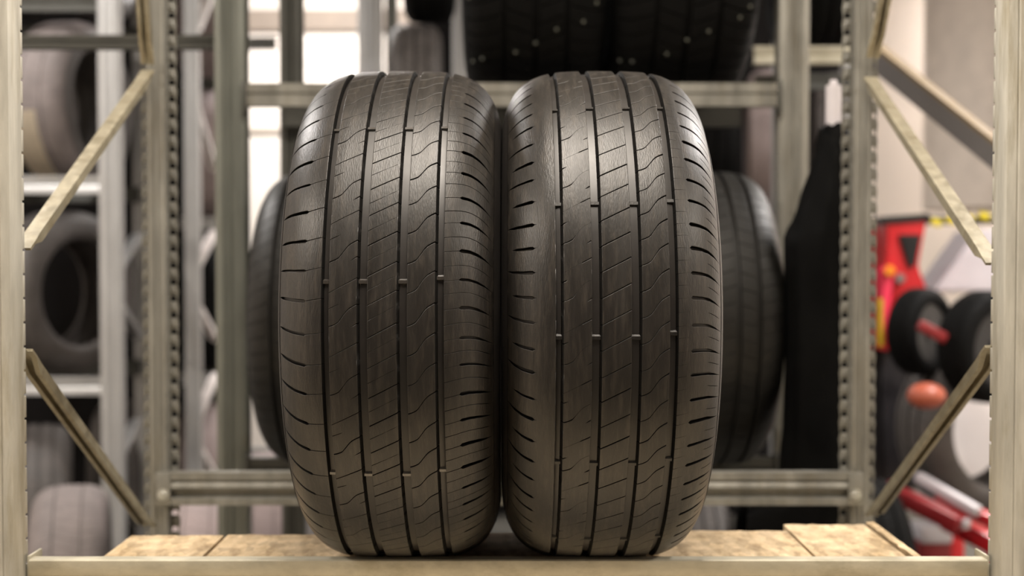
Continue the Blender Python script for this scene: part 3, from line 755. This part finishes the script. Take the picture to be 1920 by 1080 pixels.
# ------------------------------------------------------------------ tyres on the far racks
def tyre_px(kind, px, py, Y, yaw, label, group=None, scale=1, tilt=0):
    return put_tyre(kind, at(px, py, Y), yaw, label, group, tilt, scale)
RK = {'dark': .325, 'studded': .37, 'dusty': .325, 'grey': .325, 'black': .325, 'pinkish': .30}
def shelf_tyre(kind, px, Y, z, yaw, label, group=None, scale=1):
    return put_tyre(kind, Vector((at(px, 500, Y).x, Y, z + RK[kind] * scale)), yaw, label, group, 0, scale)
def floor_tyre(kind, px, Y, yaw, label, group=None, scale=1):
    return shelf_tyre(kind, px, Y, 0, yaw, label, group, scale)
rd = math.radians
GT = 'tyres on the far left rack'
t1 = shelf_tyre('dusty', 140, YT, L1 - .02, rd(-8), 'dusty tyre with a cream paper label, on the upper level of the far left rack', GT)
shelf_tyre('grey', 118, YT, L2 - .02, rd(-24), 'grey tyre turned to show its dark round opening, middle level of the far left rack', GT)
shelf_tyre('grey', 35, YT, L3 - .02, rd(15), 'tyre at the very top left, only its underside in view', GT)
shelf_tyre('grey', 192, YT + .1, L3 - .02, rd(5), 'tyre at the top left between the topmost left tyre and the pale post', GT, .9)
shelf_tyre('black', -60, YT, L1 - .02, rd(5), 'black tyre behind the left front post, beside the labelled tyre', GT)
GF = 'tyres on the floor far left'
floor_tyre('dusty', 128, 3.6, rd(17), 'dusty tyre low down left, behind the left end of the shelf', GF, .93)
floor_tyre('grey', 72, 4.6, rd(20), 'dark grey tyre on the floor behind the dusty low tyre', GF)
floor_tyre('grey', 226, 5.38, rd(10), 'grey tyre low behind the pale far post', GF)
# paper label wrapped over the tread of the labelled tyre
bm = bmesh.new(); rows = []
for i in range(13):
    th = math.radians(-66 + 56 * i / 12); rr_ = .3262
    rows.append([bm.verts.new((u * .95, -(rr_ - float(drop(u))) * math.cos(th), (rr_ - float(drop(u))) * math.sin(th))) for u in (-.10, -.08, -.05, -.02, .0, .02)])
for a, b in zip(rows, rows[1:]):
    for i in range(5): bm.faces.new((a[i], a[i + 1], b[i + 1], b[i]))
bmesh.ops.solidify(bm, geom=bm.faces[:], thickness=-.0015)
lo = obj('paper_label', bm, PAPER, t1); lo['label'] = 'cream paper label stuck round the tread'
G2 = 'tyres stored on the far rack behind the left rear post'
shelf_tyre('pinkish', 388, 5.64, M3, rd(10), 'pinkish grey tyre between the two left middle posts, uppermost', G2)
shelf_tyre('pinkish', 392, 5.64, M1, rd(15), 'pinkish grey tyre between the two left middle posts, second level', G2)
shelf_tyre('black', 392, 5.64, M2, rd(0), 'black tyre between the two left middle posts at mid height', G2)
floor_tyre('pinkish', 385, 5.64, rd(10), 'pinkish tyre on the floor between the two left middle posts', G2)
floor_tyre('pinkish', 371, 3.55, rd(12), 'pale pinkish tyre low behind the rear beam, left', 'tyres on the floor behind the rear beam', .98)
floor_tyre('pinkish', 500, 4.3, rd(8), 'pale tyre low behind the rear beam beside the left front tyre', 'tyres on the floor behind the rear beam', .98)
floor_tyre('grey', 620, 3.7, rd(10), 'grey tyre low behind the left front tyre', 'tyres on the floor behind the rear beam', .9)
floor_tyre('grey', 1300, 3.9, rd(0), 'grey tyre low behind the rear beam beside the right front tyre', 'tyres on the floor behind the rear beam', .88)
floor_tyre('black', 1470, 3.7, rd(0), 'black tyre low behind the right part of the rear beam', 'tyres on the floor behind the rear beam', .95)
floor_tyre('black', 1614, 3.7, rd(0), 'black tyre low behind the right rear post', 'tyres on the floor behind the rear beam', .95)
GB = 'tyres on the far back racks'
tb1 = shelf_tyre('grey', 780, 5.0, N1, rd(4), 'brownish tyre above the left front tyre on the far back rack', GB, .95)
shelf_tyre('black', 806, 5.0, N1 + .65 * .95 + .002, rd(4), 'black tyre at the top edge left of the studded tyres', GB, .95)
shelf_tyre('pinkish', 1448, 5.17, Q1, rd(-14), 'pinkish grey tyre right of the front pair under the upper beam', GB, 1.05)
shelf_tyre('black', 1318, 5.17, Q1, rd(0), 'black tyre in the shade left of the pinkish grey tyre', GB)
shelf_tyre('grey', 1578, 5.17, Q1, rd(-20), 'grey tyre above the black sack', GB, .95)
shelf_tyre('black', 1520, 4.2, Q2, rd(0), 'black tyre at the top between the second rack and right rear post', GB, .95)
pr = at(1562, 241, 2.38)
bm = bmesh.new(); cyl(bm, (0, 0, 0), (0, 0, .085), .015, .015, 24); cyl(bm, (0, 0, .084), (0, 0, .096), .008, .007, 20)
o = obj('plastic_bottle', bm, LAV, loc=pr); tag(o, 'small pale plastic bottle standing on top of the black sack', 'bottle')

# ------------------------------------------------------------------ wall details
o = nbox('wall_panel', at(560, 38, YB - .02), (2.2, .03, .13), mat('band_beige', (.27, .22, .18), .7), None, .002); tag(o, kind='structure'); o.name = 'trim_1'
o = nbox('trim_2', at(480, 245, YB - .01), (.6, .015, .035), BEIGE, None, .002); tag(o, kind='structure')
bm = bmesh.new(); c = at(1960, 300, 6.4); cyl(bm, (c.x, c.y, 1.55), (c.x, c.y, CEIL), .62, .62, 64)  # plain upright cylinder filling a soft-edged darker area by the wall
o = obj('round_cylinder', bm, mat('cylinder_beige', (.52, .45, .385), .7)); tag(o, 'large beige upright tank at the top right by the wall', 'cylinder')

# sloping neighbour tray, upper right
p0 = at(1640, 88, 3.5); p1 = at(1900, 296, 3.1)
M, Ln = frame_between(p0, p1, (0, 0, 1))
tr = empty('sloping_channel', p0, label='sloping steel channel crossing the upper right opening, brown top edge', cat='channel')
bm = bmesh.new(); extrude_profile(bm, strip_profile([(-.022, -.05), (-.022, 0), (.022, 0), (.022, -.05)], .003), 0, Ln, M)
bmesh.ops.translate(bm, vec=-p0, verts=bm.verts); obj('web', bm, mat('channel_grey', (.16, .15, .15), .7), tr)
bm = bmesh.new(); extrude_profile(bm, [(-.023, .0), (.023, .0), (.023, .012), (-.023, .012)], 0, Ln, M)
bmesh.ops.translate(bm, vec=-p0, verts=bm.verts); obj('top_edge', bm, mat('brown_edge', (.20, .14, .07), .7), tr)

# ------------------------------------------------------------------ red tyre changing machine
YM = 4.4
mc = empty('tyre_changer', (at(1740, 900, YM).x, YM, 0), label='red tyre changing machine at the right, with yellow striped arm', cat='machine')
mo = mc.location
def P(px, py, Y): return at(px, py, Y) - mo
def poly_prism(name, pts, Y, dep, m, par, bev=.006, off=mo):
    """outline in the plane Y, given real depth"""
    bm = bmesh.new(); V3 = [at(px, py, Y) - off for px, py in pts]
    a = [bm.verts.new(v) for v in V3]; b = [bm.verts.new(v + Vector((0, dep, 0))) for v in V3]
    bm.faces.new(a); bm.faces.new(b[::-1]); n = len(a)
    for i in range(n): bm.faces.new((a[i], a[(i + 1) % n], b[(i + 1) % n], b[i]))
    bmesh.ops.recalc_face_normals(bm, faces=bm.faces)
    bmesh.ops.bevel(bm, geom=bm.edges[:], offset=bev, segments=2, affect='EDGES')
    return obj(name, bm, m, par)
poly_prism('column', [(1662, 418), (1738, 412), (1722, 500), (1745, 560), (1720, 640), (1660, 660)], YM, .22, RED, mc)
poly_prism('column_cover', [(1686, 440), (1728, 440), (1716, 500), (1704, 500)], YM - .012, .02, BLK, mc, .003)
poly_prism('top_cap', [(1656, 406), (1742, 400), (1744, 413), (1656, 420)], YM - .01, .24, BLK, mc, .003)
bm = bmesh.new(); box(bm, P(1795, 413, YM + .05), (.26, .05, .030), None, .004); arm = obj('arm', bm, BLK, mc)
for i in range(4):
    bm = bmesh.new(); box(bm, P(1755 + i * 30, 417 - i * 4, YM + .018), (.038, .012, .026), Matrix.Rotation(.3, 3, 'Y'), .001); so = obj('stripe', bm, YEL, arm)
poly_prism('side_panel', [(1652, 500), (1676, 500), (1672, 560), (1654, 640)], YM - .03, .06, PINK, mc)
bm = bmesh.new(); cyl(bm, P(1668, 508, YM - .03), P(1668, 508, YM - .06), .020, .016, 24); obj('indicator', bm, ORL, mc)
bm = bmesh.new(); cyl(bm, P(1688, 522, YM), P(1688, 522, YM - .04), .018, .016, 24); obj('knob', bm, GRY, mc)
poly_prism('base_cabinet', [(1640, 612), (1885, 612), (1885, 900), (1650, 925)], YM + .25, .45, CHAR, mc, .02)
bm = bmesh.new(); cyl(bm, P(1740, 690, YM), P(1740, 890, YM + .1), .07, .10, 32); obj('pedestal', bm, CHAR, mc)
bm = bmesh.new(); r = bmesh.ops.create_uvsphere(bm, u_segments=28, v_segments=16, radius=.052)
bmesh.ops.transform(bm, matrix=Matrix.Translation(P(1737, 742, YM - .72)) @ Matrix.Diagonal((1.12, 1, .78, 1)), verts=r['verts']); obj('orange_cap', bm, ORG, mc)
bm = bmesh.new(); box(bm, P(1748, 622, YM - .62), (.10, .03, .035), Matrix.Rotation(.5, 3, 'Y'), .008); obj('jaw', bm, DRED, mc)
poly_prism('hose_guard', [(1649, 560), (1656, 560), (1656, 650), (1649, 650)], YM - .25, .02, YEL, mc, .002)
# foot frame: red and white bars
for (a, b, th, m_, nm) in (((1720, 893), (1835, 960), .030, LAV, 'pedal_bar'), ((1712, 928), (1815, 985), .030, LAV, 'pedal_bar'),
                      ((1660, 915), (1800, 985), .050, DRED, 'frame_bar'), ((1760, 930), (1875, 985), .038, RED, 'frame_bar'), ((1775, 975), (1900, 1040), .055, RED, 'frame_bar')):
    p0 = P(*a, YM - .55); p1 = P(*b, YM - .75); M, Ln = frame_between(p0, p1)
    bm = bmesh.new(); box(bm, (0, 0, Ln / 2), (th, th, Ln), None, .004); bmesh.ops.transform(bm, matrix=M, verts=bm.verts); obj(nm, bm, m_, mc)
for px in (1790, 1868):
    p = at(px, 1000, YM - .3); bm = bmesh.new(); box(bm, Vector((p.x, p.y, p.z / 2)) - mo, (.05, .05, p.z), None, .004); obj('leg', bm, RED, mc)
bm = bmesh.new(); pz = at(1745, 985, YM - .35); box(bm, Vector((pz.x, pz.y, pz.z / 2)) - mo, (.11, .10, pz.z), None, .006); obj('foot_box', bm, DRED, mc)
bm = bmesh.new(); box(bm, Vector((pz.x, pz.y - .005, pz.z - .02)) - mo, (.112, .11, .06), None, .01); obj('foot_box_lid', bm, LAV, mc)
# its tyres
tb = tyre_px('black', 1726, 622, YM - .35, math.radians(-50), 'black wheel clamped in front of the red machine', 'wheels at the machine', scale=.46)
tc_ = tyre_px('black', 1850, 650, YM - .55, math.radians(-62), 'dark wheel at the right of the machine, partly behind the right front post', 'wheels at the machine', scale=.56)
for t_ in (tb, tc_):
    bm = bmesh.new()
    for r0, r1, x_ in ((.215, .205, .085), (.09, .07, .095)):
        cyl(bm, (-x_, 0, 0), (x_, 0, 0), r0, r1, 48)
    obj('wheel_disc', bm, BLK, t_)
tyre_px('grey', 1842, 796, YM - .22, math.radians(-70), 'large grey brown tyre facing forward below the machine, a white panel seen through it', None, scale=.98)
# white panel behind the ring tyre and slanted grey hood
poly_prism('white_panel', [(1765, 738), (1880, 738), (1880, 905), (1775, 905)], YM + .2, .02, WHT, mc)
o = poly_prism('slanted_hood', [(1752, 548), (1835, 430), (1880, 430), (1880, 548)], YM + .35, .25, LAV, None, .01, off=Vector((0, 0, 0)))
tag(o, 'light grey slanted hood behind the red machine', 'hood')

print('objects', len(bpy.data.objects), 'tris', sum(len(o.data.polygons) * 2 for o in bpy.data.objects if o.type == 'MESH'))
